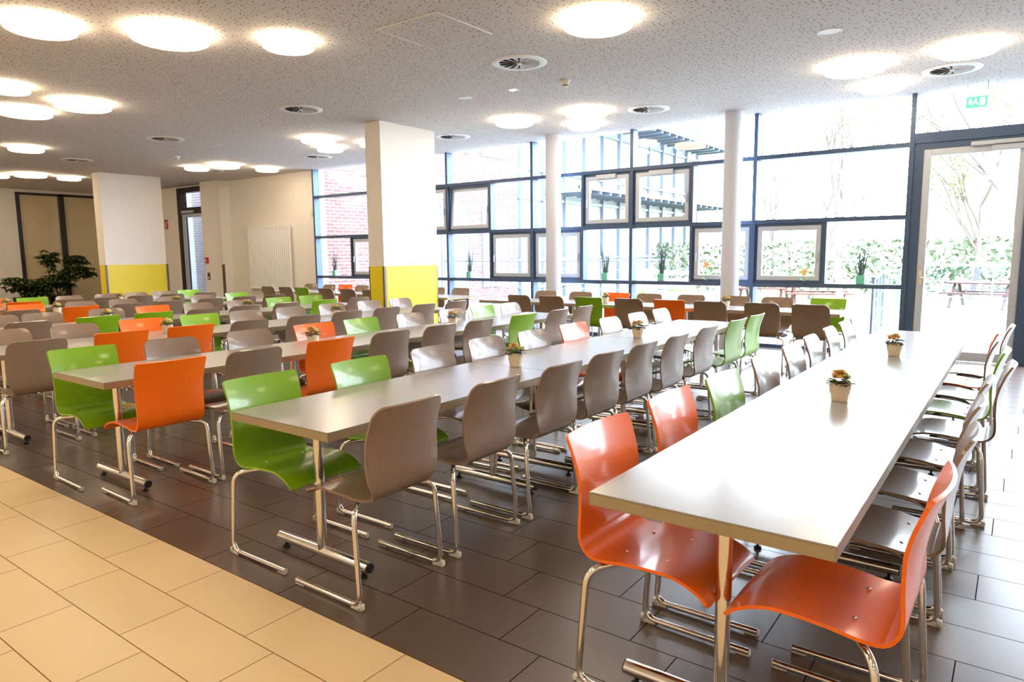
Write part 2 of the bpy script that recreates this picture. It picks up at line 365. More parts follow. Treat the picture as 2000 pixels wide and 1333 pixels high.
# dark door in the back wall
d2 = semp('door_2'); a, b_ = -20.14, -18.5
bm = bmesh.new(); box(bm, a, a+.16, 10.80, 11.0, 0, 3.47); box(bm, b_-.12, b_, 10.80, 11.0, 0, 3.47); box(bm, a+.16, b_-.12, 10.8, 11.0, 3.33, 3.47); box(bm, a+.16, b_-.12, 10.8, 11.0, 2.72, 2.90)
new('door_frame', bm, m_dframe, d2)
bm = bmesh.new(); a += .16; b_ -= .12
box(bm, a, a+.13, 10.83, 10.89, .01, 2.71, .005); box(bm, b_-.09, b_, 10.83, 10.89, .01, 2.71, .005); box(bm, a+.13, b_-.09, 10.83, 10.89, 2.62, 2.71, .005); box(bm, a+.13, b_-.09, 10.83, 10.89, .01, .14, .005)
new('door_leaf', bm, m_sash, d2)
bxo('pane', m_glass, a+.13, b_-.09, 10.86, 10.868, .14, 2.62, d2); bxo('pane', m_glass, a, b_, 10.88, 10.888, 2.90, 3.33, d2)
bxo('closer', m_sash, a+.1, a+.75, 10.76, 10.80, 2.74, 2.81, d2, bev=.005)
bm = bmesh.new(); tube(bm, [(b_-.045, 10.76, .9), (b_-.045, 10.76, 1.3)], .015); box(bm, b_-.055, b_-.035, 10.76, 10.83, .92, .94); box(bm, b_-.055, b_-.035, 10.76, 10.83, 1.26, 1.28); new('handle', bm, m_chrome, d2, smooth=True)

# ================================================================ CEILING LIGHTS
def lamp_mesh(d):
    r = d/2; bm = bmesh.new(); lathe(bm, [(0, -.095), (r*.6, -.095), (r*.9, -.088), (r*.985, -.075), (r, -.055), (r*.97, -.04), (r*.93, -.03), (r*.93, -.008)], 40)
    bm2 = bmesh.new(); lathe(bm2, [(0, -.008), (r*.95, -.008), (r*.95, 0), (0, 0)], 40)
    return bm, bm2
LM = {}
def lamp(x, y, dia, label, group=None):
    t = thing('ceiling_lamp', label, 'ceiling lamp', (x, y, CEIL), 0, group)
    key = round(dia*.93, 2)
    if key not in LM:
        a, b = lamp_mesh(key); o1 = new('diffuser', a, m_lamp, t, True); o2 = new('base_plate', b, m_white, t, True); LM[key] = (o1.data, o2.data)
    else:
        for nm, me in zip(('diffuser', 'base_plate'), LM[key]):
            o = bpy.data.objects.new(nm, me); C.objects.link(o); o.parent = t
    return t
G0 = 'round opal ceiling lamps'
lamps = [
 (-7.0, 2.65, .60, 'round glowing ceiling lamp, leftmost of the three along the top left'),
 (-6.41, 3.48, .72, 'largest glowing round ceiling lamp at upper left, middle of the top three'),
 (-5.76, 4.28, .52, 'small round ceiling lamp, right one of the top left three'),
 (-3.13, 5.57, .66, 'big round ceiling lamp alone at the top centre right beside the large air grille'),
 (-1.63, 8.67, .68, 'largest round lamp of the three at upper right above the glass front'),
 (-1.53, 9.87, .54, 'small round lamp just before the glass front, lowest of the right-hand three'),
 (-.58, 8.60, .58, 'round lamp touching an air grille at the far right of the ceiling'),
 (-9.79, 3.29, .50, 'round ceiling lamp cut by the left picture edge, upper one'),
 (-10.13, 4.25, .72, 'round ceiling lamp at left, right one of a left cluster of three'),
 (-11.2, 3.95, .70, 'large round lamp low at the left edge, below two smaller ones'),
 (-14.87, 5.21, .60, 'single round lamp above the left rear area, right of none'),
 (-19.41, 6.84, .72, 'larger round lamp above the potted plants by the brown glazing'),
 (-19.48, 7.71, .56, 'smaller round lamp right beside the yellow-based far pillar'),
 (-15.25, 8.70, .56, 'left round lamp of the row of three before the radiator wall'),
 (-14.37, 8.86, .66, 'middle and largest round lamp of the row before the radiator wall'),
 (-14.25, 9.84, .54, 'right round lamp of the row before the radiator wall'),
 (-10.02, 7.97, .62, 'larger round lamp of the overlapping pair left of the main pillar'),
 (-10.67, 8.76, .52, 'smaller round lamp of the overlapping pair left of the main pillar'),
 (-9.62, 8.9, .56, 'round ceiling lamp half hidden behind the main square pillar'),
 (-6.41, 8.82, .62, 'single round lamp above the left round white column'),
 (-5.21, 8.93, .64, 'upper round lamp of the stacked pair between the two round columns'),
 (-5.74, 9.77, .52, 'lower round lamp of the stacked pair between the two round columns'),
 (-20.1, 6.38, .52, 'round lamp at the far left edge above the brown glazing'),
 (-15.9, 4.5, .5, 'faint round lamp at the left edge above the far dining area'),
]
for x, y, dd, lb in lamps: lamp(x, y, dd, lb.replace(', right of none', ' with no neighbour'), G0)
for x, y, dd in [(-12.5, .6, .7), (-9.2, .2, .6), (-6.2, -.2, .7), (-3.4, .5, .6), (-.6, -.4, .7), (2.4, .2, .6), (-11, -2.4, .6), (-7.5, -2.2, .7), (-4.2, -2.6, .6), (-1, -2.3, .7), (2.5, -2.5, .6),
                 (1.9, 3.2, .65), (2.6, 6.3, .6), (1.4, 8.9, .6), (-16.5, 1.0, .7), (-16, -2.2, .6), (-20, .5, .7), (-20.5, -2.3, .6), (-21.3, 3.4, .6), (-.4, 2.6, .6), (-18.0, 3.2, .7), (-4.0, 2.3, .5), (-22, 5.2, .7), (-19.5, 4.4, .7), (-22.3, .8, .7), (-16.6, 3.4, .7), (-22, -1.5, .7)]:  # unseen lamps added to light the room; some brighten the far left walls
    lamp(x, y, dd, 'added round opal ceiling lamp behind or beside the viewpoint, outside the picture', 'added round ceiling lamps outside the picture')
# ---- air grilles
def grille(x, y, label):
    t = thing('air_grille', label, 'air vent', (x, y, CEIL-.001), rnd.uniform(0, .5), 'round swirl air grilles')
    if 'ring' not in LM:
        bm = bmesh.new(); lathe(bm, [(.215, -.004), (.225, -.014), (.27, -.016), (.298, -.006), (.30, 0), (.21, 0)], 48); a = new('ring', bm, m_white, t, True)
        bm = bmesh.new(); lathe(bm, [(0, -.001), (.217, -.001), (.217, 0), (0, 0)], 32); b = new('backing', bm, m_void, t)
        bm = bmesh.new()
        for k in range(14):
            an = 2*math.pi*k/14; c, s = math.cos(an), math.sin(an); w = .034
            p = [(.025, -.004, -.006), (.213, -w, -.004), (.213, w, -.016), (.025, .004, -.012)]
            vs = [bm.verts.new((q[0]*c-q[1]*s, q[0]*s+q[1]*c, q[2])) for q in p]; vt = [bm.verts.new((v.co.x, v.co.y, v.co.z+.002)) for v in vs]
            bm.faces.new(vs); bm.faces.new(vt[::-1])
            for i in range(4): bm.faces.new((vs[i], vt[i], vt[(i+1) % 4], vs[(i+1) % 4]))
        c_ = new('swirl_blades', bm, m_blade, t)
        bm = bmesh.new(); lathe(bm, [(0, -.018), (.022, -.018), (.026, -.012), (.026, -.002)], 16); d_ = new('hub', bm, m_white, t, True)
        LM['ring'] = [(o.name, o.data) for o in (a, b, c_, d_)]
    else:
        for nm, me in LM['ring']:
            o = bpy.data.objects.new(nm, me); C.objects.link(o); o.parent = t
for x, y, lb in [(-4.5, 6.29, 'largest round air grille, above the second table row near the ceiling hatch'), (-8.28, 6.31, 'round air grille left of the main square pillar'),
    (-12.11, 6.37, 'round air grille between the main pillar and the left lamp cluster'), (-16.1, 6.55, 'farthest left round air grille, above the rear left tables'),
    (-8.15, 9.39, 'round air grille just right of the main square pillar top'), (-4.46, 9.41, 'round air grille between the lamp pair and the right round column'),
    (-.79, 9.59, 'round air grille under the far right lamp at the glass front'), (-11.92, 9.44, 'flat round air grille below the lamp pair left of the pillar'), (-15.7, 9.3, 'tiny round air grille among the lamps before the radiator wall')]:
    grille(x, y, lb)
# ---- small ceiling fittings
def detector(x, y, label):
    t = thing('smoke_detector', label, 'smoke detector', (x, y, CEIL), 0)
    bm = bmesh.new(); lathe(bm, [(.06, 0), (.06, -.012), (.052, -.02), (.045, -.045), (.034, -.056)], 24); new('housing', bm, m_white_pl, t, True)
    bm = bmesh.new(); lathe(bm, [(.034, -.05), (.034, -.068)], 24); new('sensor_slots', bm, m_black_pl, t)
    bm = bmesh.new(); lathe(bm, [(.036, -.068), (.03, -.078), (0, -.082)], 24); new('cap', bm, m_white_pl, t, True)
detector(-4.52, 7.26, 'small domed smoke detector right of the large air grille')
detector(-14.0, 7.57, 'small domed smoke detector on the ceiling before the far pillar')
for x, y, r_, lb in [(-6.04, 7.22, .09, 'flat white round disc in the ceiling left of the small square lamp'), (-1.6, 7.25, .11, 'flat white round speaker disc in the upper right ceiling'),
                     (-12.16, 7.37, .08, 'tiny flat round disc right of the far smoke detector'), (-3.2+.0, 2.6, .1, 'flat round disc above the viewpoint')][:3]:
    bm = bmesh.new(); lathe(bm, [(r_-.012, 0), (r_-.012, -.004), (r_-.01, -.008), (r_, -.006), (r_, 0)], 32); lathe(bm, [(0, -.003), (r_-.012, -.003)], 32)
    o = new('ceiling_speaker', bm, m_white, smooth=True); o.location = (x, y, CEIL); tag(o, lb, 'ceiling fitting')
t = thing('emergency_light', 'tiny square glowing light in the ceiling below the large air grille', 'light', (-5.28, 7.24, CEIL))
bxo('frame', m_white, -.06, .06, -.06, .06, -.006, 0, t); bxo('lens', m_exitw, -.035, .035, -.035, .035, -.012, -.006, t)
t = thing('ceiling_hatch', 'square access hatch outlined in the dotted ceiling near the top centre', 'hatch', (-4.51, 4.96, CEIL))
bm = bmesh.new(); h = .375
for s in (-1, 1): box(bm, -h, h, s*h-.006, s*h+.006, -.006, 0); box(bm, s*h-.006, s*h+.006, -h, h, -.006, 0)
new('frame', bm, m_white_pl, t); bxo('panel', m_ceil, -h+.006, h-.006, -h+.006, h-.006, -.003, 0, t)

# ================================================================ TABLES
TW, TL, TZ = .71, 1.79, .74
def make_table():
    t = thing('canteen_table', '', 'table')
    bm = bmesh.new(); box(bm, -TL/2, TL/2, -TW/2, TW/2, TZ-.004, TZ, .0015); new('tabletop', bm, m_top, t)
    bm = bmesh.new(); box(bm, -TL/2-.0005, TL/2+.0005, -TW/2-.0005, TW/2+.0005, TZ-.042, TZ-.004, .002); new('edge_band', bm, m_band, t)
    for s in (-1, 1):
        x = s*(TL/2-.22)
        e = bpy.data.objects.new('pedestal', None); C.objects.link(e); e.parent = t; e.location = (x, 0, 0)
        bm = bmesh.new(); tube(bm, [(0, 0, .06), (0, 0, TZ-.05)], .024, 16); o = new('column', bm, m_chrome, e, True)
        bm = bmesh.new(); tube(bm, [(0, -.33, .055), (0, .33, .055)], .026, 16); new('foot_bar', bm, m_chrome, e, True)
        bm = bmesh.new(); box(bm, -.05, .05, -.24, .24, TZ-.055, TZ-.042, .004); new('mounting_plate', bm, m_black_pl, e)
        for q in (-1, 1):
            bm = bmesh.new(); tube(bm, [(0, q*.331, .055), (0, q*.335, .055)], .0235, 12); new('end_cap', bm, m_black_pl, e, True)
            bm = bmesh.new(); lathe(bm, [(0, .001), (.018, .001), (.018, .011), (.007, .015), (.007, .035)], 12, 0, q*.29); new('levelling_foot', bm, m_black_pl, e, True)
    return t
bpy.context.view_layer.update()
def regkids(o):
    KIDS[o.name] = list(o.children)
    for c in o.children: regkids(c)
table0 = make_table(); regkids(table0); used_t = [False]
def place_table(x, y, rz, label, group):
    if used_t[0]: t = copy_tree(table0)
    else: t = table0; used_t[0] = True
    t.location = (x, y, 0); t.rotation_euler = (0, 0, rz); t['label'] = label; t['group'] = group
ORD = ['rightmost', 'second', 'third', 'fourth', 'fifth', 'sixth', 'seventh']
ROWN = ['rightmost long row', 'second long row from right', 'third long row from right', 'fourth long row from right', 'fifth long row from right', 'sixth long row from right', 'leftmost long row']
TX = [-.68, -2.64, -4.66, -6.60, -8.46, -10.36, -12.22]
TX = [-.68, -2.64, -4.68, -6.62, -8.46, -10.32, -12.15]
YC = [1.80+TL/2+i*1.793 for i in range(3)]
for i, x in enumerate(TX):
    for j, pos in enumerate(('nearest', 'middle', 'farthest')):
        place_table(x, YC[j], math.pi/2, '%s pale grey canteen table of the %s, on chrome T-legs' % (pos, ROWN[i]), 'tables of the %s' % ROWN[i])
RY = 9.02
for j in range(3):
    place_table(-1.66-TL/2-j*1.793, RY, 0, '%s grey table of the cross row along the glass front' % ('right-hand', 'middle', 'left-hand')[j], 'tables along the glass front')
    place_table(-7.86-TL/2-j*1.793, RY+.16, 0, '%s grey table of the rear row behind the main square pillar' % ('right-hand', 'middle', 'left-hand')[j], 'tables behind the pillar')

# ================================================================ CHAIRS
def interp(P, t):
    """Catmull-Rom through list P, t in 0..len-1"""
    i = min(int(t), len(P)-2); u = t-i
    p0, p1, p2, p3 = P[max(i-1, 0)], P[i], P[i+1], P[min(i+2, len(P)-1)]
    return tuple(.5*((2*b)+(-a+c)*u+(2*a-5*b+4*c-d)*u*u+(-a+3*b-3*c+d)*u**3) for a, b, c, d in zip(p0, p1, p2, p3))
# profile: (x forward, z up, half width); lateral curvature handled separately
PO = [(.440, .402, .212), (.424, .421, .213), (.39, .438, .212), (.33, .450, .210), (.24, .450, .207), (.15, .444, .206), (.07, .438, .206), (.012, .446, .206), (-.018, .482, .206), (-.028, .53, .207),
      (-.033, .60, .208), (-.042, .67, .210), (-.056, .74, .213), (-.075, .80, .216), (-.098, .858, .219)]
PG = [(.435, .402, .195), (.42, .420, .200), (.38, .438, .204), (.31, .450, .206), (.23, .452, .204), (.15, .447, .199), (.07, .440, .186), (.012, .447, .168), (-.018, .480, .180), (-.028, .53, .205),
      (-.033, .60, .214), (-.042, .67, .214), (-.056, .74, .211), (-.075, .80, .208), (-.098, .858, .204)]
def shell(P, rad_top, rad_front, m, kind, parent):
    N = 56; K = 14; rows = []
    # arc-length param
    S = [interp(P, k*(len(P)-1)/400) for k in range(401)]
    L = [0]
    for a, b in zip(S, S[1:]): L.append(L[-1]+math.hypot(a[0]-b[0], a[1]-b[1]))
    T = L[-1]
    def at(s):
        lo = 0; hi = 400
        while hi-lo > 1:
            md = (lo+hi)//2
            if L[md] < s: lo = md
            else: hi = md
        u = (s-L[lo])/max(1e-9, L[hi]-L[lo]); return tuple(a+(b-a)*u for a, b in zip(S[lo], S[hi]))
    ss = []
    for k in range(6): ss.append(rad_front*(1-math.cos(k/6*math.pi/2)))
    for k in range(N+1): ss.append(rad_front+(T-rad_front-rad_top)*k/N)
    for k in range(1, 7): ss.append(T-rad_top+rad_top*math.sin(k/6*math.pi/2))
    def width(s):
        wd = at(s)[2]
        for dd, r in ((s, rad_front), (T-s, rad_top)):
            if dd < r: wd = wd-r+math.sqrt(max(0, r*r-(r-dd)**2))
        return wd
    G = []
    for s in ss:
        x, z, _ = at(s); wd = width(s); row = []
        # back part (high z) curved forward at sides; seat sides gently dished
        tb = max(0, min(1, (z-.50)/.2)); ts = max(0, min(1, (x-.03)/.12))*max(0, min(1, (.47-x)/.10))
        fr = max(0, min(1, (x-.30)/.15))
        for k in range(K+1):
            v = -1+2*k/K; y = v*wd; q = (y/.21)**2
            row.append(Vector((x+.026*q*tb, y, z+.008*q*ts*(1-fr)-.010*q*fr)))
        G.append(row)
    H = len(G); nrm = []
    for i in range(H):
        r_ = []
        for k in range(K+1):
            du = G[min(i+1, H-1)][k]-G[max(i-1, 0)][k]; dv = G[i][min(k+1, K)]-G[i][max(k-1, 0)]
            r_.append(dv.cross(du).normalized()*-1)
        nrm.append(r_)
    th = .0055
    # make normals point to sitter side (up for seat)
    sgn = 1 if nrm[H//4][K//2].z > 0 else -1
    A = [[G[i][k]+sgn*nrm[i][k]*th for k in range(K+1)] for i in range(H)]; B = [[G[i][k]-sgn*nrm[i][k]*th for k in range(K+1)] for i in range(H)]
    # find bend row
    ib = min(range(H), key=lambda i: abs(G[i][K//2].z-.458)+(0 if G[i][K//2].x < .03 else 9))
    outs = []
    for nm, i0, i1 in (('seat', 0, ib), ('backrest', ib, H-1)):
        verts = []; idx = {}; faces = []; ln = []; mi = []
        def vi(tag_, i, k):
            key = (tag_, i, k)
            if key not in idx: idx[key] = len(verts); verts.append((A if tag_ == 'a' else B)[i][k])
            return idx[key]
        def add(f, n, m_): faces.append(f); ln.extend(n); mi.append(m_)
        for i in range(i0, i1):
            for k in range(K):
                q = [(i, k), (i, k+1), (i+1, k+1), (i+1, k)]
                add([vi('a', *p) for p in q], [sgn*nrm[p[0]][p[1]] for p in q], 0)
                q2 = q[::-1]; add([vi('b', *p) for p in q2], [-sgn*nrm[p[0]][p[1]] for p in q2], 0)
        rim = []
        for i in range(i0, i1): rim.append(((i, 0), (i+1, 0))); rim.append(((i+1, K), (i, K)))
        if i0 == 0: rim += [((0, k+1), (0, k)) for k in range(K)]
        if i1 == H-1: rim += [((H-1, k), (H-1, k+1)) for k in range(K)]
        for p, q in rim:
            f = [vi('a', *p), vi('a', *q), vi('b', *q), vi('b', *p)]
            n = (Vector(verts[f[1]])-Vector(verts[f[0]])).cross(Vector(verts[f[3]])-Vector(verts[f[0]]))
            if n.length < 1e-10: n = Vector((0, 0, 1))
            n.normalize(); add(f, [n]*4, 1)
        me = bpy.data.meshes.new(nm); me.from_pydata(verts, [], faces)
        for p, q in zip(me.polygons, mi): p.material_index = q; p.use_smooth = True
        me.materials.append(m); me.materials.append(m)
        # consistent winding: flip polygon if its normal disagrees
        me.update()
        bad = [p.index for p in me.polygons if p.normal.dot(ln[p.loop_start]) < 0]
        if len(bad) > len(me.polygons)/2:
            me.flip_normals()
            # loops are reordered by flip: rebuild custom list reversed within each polygon
            l2 = []
            for p in me.polygons:
                seg = ln[p.loop_start:p.loop_start+p.loop_total]; vs0 = faces[p.index]; mp = {v: n for v, n in zip(vs0, seg)}
                for li in range(p.loop_start, p.loop_start+p.loop_total): l2.append(mp[me.loops[li].vertex_index])
            ln = l2
        for p in me.polygons:
            if mi[p.index] == 1:
                for li in range(p.loop_start, p.loop_start+p.loop_total): ln[li] = p.normal.copy()
        me.normals_split_custom_set([tuple(n) for n in ln])
        o = bpy.data.objects.new(nm, me); C.objects.link(o); o.parent = parent; outs.append(o)
    return outs
def make_chair(kind, m):
    t = thing('canteen_chair', '', 'chair')
    P = PG if kind == 'grey' else PO
    shell(P, .054 if kind == 'grey' else .018, .075 if kind == 'grey' else .014, m, kind, t)
    for s in (-1, 1):
        bm = bmesh.new()
        tube(bm, fillet([(.26, s*.10, .430), (.11, s*.135, .428), (.03, s*.245, .415), (0, s*.252, .016), (.42, s*.252, .0175)], .055, 6), .0118, 10)
        leg = new('leg', bm, m_chrome, t, True)
        bm = bmesh.new(); box(bm, -.014, .05, s*.252-.012, s*.252+.012, .001, .016, .003); box(bm, -.016, .004, s*.252-.012, s*.252+.012, .004, .03, .003); new('glider', bm, m_white_pl, leg)
        bm = bmesh.new(); box(bm, .37, .423, s*.252-.009, s*.252+.009, .001, .010, .002); box(bm, .4205, .4245, s*.252-.011, s*.252+.011, .0035, .029, .002); new('glider', bm, m_white_pl, leg)
    bm = bmesh.new()
    box(bm, .235, .275, -.13, .13, .424, .434, .003); box(bm, .085, .125, -.13, .13, .424, .434, .003)
    new('seat_bracket', bm, m_black_pl, t)
    for sx_ in (.105, .255):
        for s in (-1, 1):
            bm = bmesh.new(); z = .4475+(.006 if sx_ > .2 else 0); lathe(bm, [(.006, z-.002), (.006, z+.0035), (.004, z+.0048), (0, z+.005)], 10, sx_, s*.105); new('screw', bm, m_chrome, t, True)
    return t
protos = {}
for k, m in (('grey', m_grey), ('orange', m_orange), ('green', m_green)):
    protos[k] = make_chair(k, m)
for k in protos: regkids(protos[k])
used = set()
COLN = {'g': 'grey', 'O': 'orange', 'G': 'green'}
def place_chair(x, y, rz, c, label, group):
    k = COLN[c]
    if k in used: t = copy_tree(protos[k])
    else: t = protos[k]; used.add(k)
    t.location = (x, y, 0); t.rotation_euler = (0, 0, rz); t['label'] = label; t['group'] = group
ORDN = ['first', 'second', 'third', 'fourth', 'fifth', 'sixth', 'seventh', 'eighth', 'ninth']
K = .9716
YL = {
 (0, 'L'): ('OOGgggggg', [2.23, 2.90, 3.52, 4.28, 4.86, 5.47, 6.15, 6.74, 7.24]),
 (0, 'R'): ('OggggGgOg', [2.20, 2.87, 3.49, 4.10, 4.72, 5.36, 5.98, 6.55, 7.10]),
 (1, 'L'): ('GGgggOggg', [2.14, 2.82, 3.48, 4.09, 4.69, 5.35, 6.03, 6.64, 7.25]),
 (1, 'R'): ('gggggggGG', [2.12, 2.76, 3.38, 3.94, 4.48, 5.05, 5.77, 6.50, 7.10]),
 (2, 'L'): ('GggOGggGg', [2.11, 2.74, 3.43, 4.10, 4.69, 5.37, 6.05, 6.65, 7.2]),
 (2, 'R'): ('OgOgggGgg', [2.17, 2.76, 3.41, 4.05, 4.66, 5.22, 5.96, 6.65, 7.25]),
 (3, 'L'): ('ggOGggggg', [2.25, 2.83, 3.47, 4.10, 4.68, 5.30, 5.95, 6.6, 7.2]),
 (3, 'R'): ('gOOgggggg', [2.13, 2.78, 3.40, 4.02, 4.66, 5.27, 5.9, 6.55, 7.2]),
 (4, 'L'): ('ggggOgggG'[0:9], [1.6+.6, 2.80, 3.24, 3.95, 4.52, 5.15, 5.80, 6.45, 7.05]),
 (4, 'R'): ('ggGGgggGg', [2.1, 2.71, 3.38, 3.99, 4.60, 5.18, 5.82, 6.45, 7.10]),
 (5, 'L'): ('gggOggggG', [2.1, 2.7, 3.3, 3.72, 4.42, 5.02, 5.75, 6.30, 6.95]),
 (5, 'R'): ('gggOggggg', [2.1, 2.7, 3.29, 3.98, 4.58, 5.15, 5.80, 6.38, 6.95]),
 (6, 'L'): ('ggOGgggGg', [2.1, 2.7, 3.75, 4.4, 5.0, 5.4, 5.75, 6.35, 6.95]),
 (6, 'R'): ('gggOggggg', [2.1, 2.7, 3.3, 3.95, 4.55, 5.1, 5.65, 6.2, 6.8]),
}
YL[(4, 'L')] = ('ggggOggGG', [2.2, 2.78, 3.24, 3.95, 4.52, 5.15, 5.80, 6.45, 7.05])
YL[(6, 'L')] = ('ggOGggggG', [2.1, 2.9, 3.85, 4.45, 5.0, 5.6, 6.1, 6.6, 7.1])
VIS = {(4, 'L'): 1, (5, 'L'): 3, (5, 'R'): 2, (6, 'L'): 2, (6, 'R'): 2}
for (i, side), (cols, ys) in YL.items():
    for n, (c, y) in enumerate(zip(cols, ys)):
        if n < VIS.get((i, side), 0): continue
        jx = rnd.uniform(-.015, .015); jr = rnd.uniform(-.025, .025)
        yy = y*K
        if side == 'L': x = TX[i]-TW/2-.10+jx; rz = jr
        else: x = TX[i]+TW/2+.15+jx; rz = math.pi+jr
        if (i, side, n) == (0, 'R', 4): x += .10
        if (i, side, n) == (0, 'R', 3): x += .02
        if (i, side, n) == (0, 'R', 0): x -= .04
        if (i, side) == (0, 'R') and n in (5, 8): x += .06
        lb = '%s chair, %s from the near end, %s side of the %s' % (COLN[c], ORDN[n], 'left' if side == 'L' else 'right', ROWN[i])
        place_chair(x, yy, rz, c, lb, '%s side chairs of the %s' % ('left' if side == 'L' else 'right', ROWN[i]))
# cross rows by the glass
RNx = [(-6.10, 'g'), (-5.52, 'g'), (-4.90, 'G'), (-4.28, 'g'), (-3.69, 'O'), (-3.14, 'g'), (-2.50, 'g'), (-1.94, 'g')]
RFx = [(-6.33, 'g'), (-5.66, 'g'), (-5.02, 'O'), (-4.48, 'g'), (-3.82, 'g'), (-3.18, 'g'), (-2.61, 'g'), (-1.98, 'G')]
for nm, L_, yf, rz, lt in (('near', RNx, 8.53, math.pi/2, 'near'), ('far', RFx, 9.51, -math.pi/2, 'window')):
    for n, (x, c) in enumerate(L_[::-1]):
        place_chair(x, yf+rnd.uniform(-.012, .012), rz+rnd.uniform(-.03, .03), c, '%s chair, %s from the right, %s side of the row along the glass front' % (COLN[c], ORDN[n], lt), '%s side chairs along the glass front' % lt)
RN2 = [(-12.50, 'g'), (-11.92, 'g'), (-11.40, 'G'), (-10.67, 'g'), (-10.04, 'g'), (-9.43, 'g')]
RF2 = [(-12.66, 'g'), (-12.03, 'g'), (-11.50, 'O'), (-10.98, 'g'), (-8.90, 'g'), (-8.30, 'g')]
for nm, L_, yf, rz, lt in (('near', RN2, 8.56, math.pi/2, 'near'), ('far', RF2, 9.64, -math.pi/2, 'wall')):
    for n, (x, c) in enumerate(L_):
        place_chair(x, yf, rz+rnd.uniform(-.03, .03), c, '%s chair, %s from the left, %s side of the row behind the pillar' % (COLN[c], ORDN[n], lt), '%s side chairs behind the pillar' % lt)

# ================================================================ FLOWER POTS ON TABLES
def leaf_blade(bm, base, dirv, ln, wd, droop=.3, mi=0, up=Vector((0, 0, 1))):
    d = Vector(dirv).normalized(); s = d.cross(up)
    s = s.normalized() if s.length > 1e-3 else Vector((1, 0, 0)); n = s.cross(d)
    P = []
    for k, wf in ((0, .15), (.35, .9), (.7, .8), (1, .0)):
        c = Vector(base)+d*ln*k-Vector((0, 0, 1))*droop*ln*k*k
        P.append((c, wf*wd/2))
    prev = None
    for c, h in P:
        if h > 1e-5: cur = [bm.verts.new(c-s*h), bm.verts.new(c-n*h*.35), bm.verts.new(c+s*h)]
        else: cur = [bm.verts.new(c)]
        if prev:
            if len(cur) == 3:
                for a in range(2): f = bm.faces.new((prev[a], prev[a+1], cur[a+1], cur[a])); f.material_index = mi
            else:
                for a in range(2): f = bm.faces.new((prev[a], prev[a+1], cur[0])); f.material_index = mi
        prev = cur
def make_pot(seed):
    r = random.Random(seed); t = thing('flower_pot', '', 'potted flower')
    bm = bmesh.new(); lathe(bm, [(0, .001), (.036, .001), (.0375, .004), (.0415, .036), (.0455, .038), (.052, .088), (.0535, .090), (.050, .091), (.047, .080), (.0, .078)], 32); new('pot', bm, m_pot, t, True)
    bm = bmesh.new()
    lathe(bm, [(.049, .088), (.03, .094), (0, .096)], 20)
    for k in range(46):
        a = r.uniform(0, 2*math.pi); rr = r.uniform(.02, .045); leaf_blade(bm, (rr*math.cos(a), rr*math.sin(a), .088), (math.cos(a), math.sin(a), r.uniform(.0, .6)), r.uniform(.02, .035), .02, .4)
    new('dark_moss', bm, m_soil, t)
    bm = bmesh.new()
    for k in range(44):
        a = r.uniform(0, 2*math.pi); rr = r.uniform(.0, .04); leaf_blade(bm, (rr*math.cos(a), rr*math.sin(a), .098+r.uniform(0, .02)), (math.cos(a), math.sin(a), r.uniform(.1, 1.0)), r.uniform(.025, .055), r.uniform(.015, .026), .5)
    for a in (r.uniform(-.4, .4), r.uniform(2.6, 3.4)): leaf_blade(bm, (.02*math.cos(a), .02*math.sin(a), .10), (math.cos(a), math.sin(a), .25), .085, .026, .2)
    new('leaves', bm, m_leaf, t)
    for q, (mm, n) in enumerate(((m_petal, 13), (m_petal2, 9))):
        bm = bmesh.new()
        for k in range(n):
            a = r.uniform(0, 2*math.pi); rr = r.uniform(0, .034); c = Vector((rr*math.cos(a)-.008+.022*q, rr*math.sin(a), .140+r.uniform(-.006, .018)-rr*.5-.008*q))
            bmesh.ops.create_icosphere(bm, subdivisions=1, radius=.0075, matrix=Matrix.Translation(c))
            for l in range(12):
                b = 2*math.pi*l/12+r.uniform(-.2, .2); el = r.uniform(-.3, 1.6); leaf_blade(bm, c, (math.cos(b), math.sin(b), el), r.uniform(.017, .023), .019, .25)
        new('blossoms', bm, mm, t)
    return t
pots = [make_pot(s) for s in (3, 11)]
for p_ in pots: regkids(p_)
pu = [0, 0]
PT = []
for i, x in enumerate(TX):
    for j, y in ((0, 3.62), (1, 5.42)):
        if i >= 5 and j == 0: y = 3.8
        dy = {(0, 0): .02, (0, 1): .01, (2, 0): -.04, (2, 1): -.03, (3, 0): -.25}.get((i, j), 0)
        PT.append((x+{(2, 1): -.05}.get((i, j), 0), y+dy, '%s cream flower pot standing on the %s' % (('nearer', 'farther')[j], ROWN[i]), 'flower pots on the long rows'))
PT += [(-4.92, RY, 'cream flower pot on the glass-front cross row, left one of its two', 'flower pots by the glass front'), (-3.12, RY, 'cream flower pot on the glass-front cross row, right one of its two', 'flower pots by the glass front'),
       (-10.05, RY+.16, 'cream flower pot on the rear row beside the main square pillar', 'flower pots behind the pillar')]
for n, (x, y, lb, g_) in enumerate(PT):
    q = n % 2
    if pu[q]: t = copy_tree(pots[q])
    else: t = pots[q]; pu[q] = 1
    t.location = (x, y, TZ); t.rotation_euler = (0, 0, rnd.uniform(-.5, .5)+.62); t['label'] = lb; t['group'] = g_

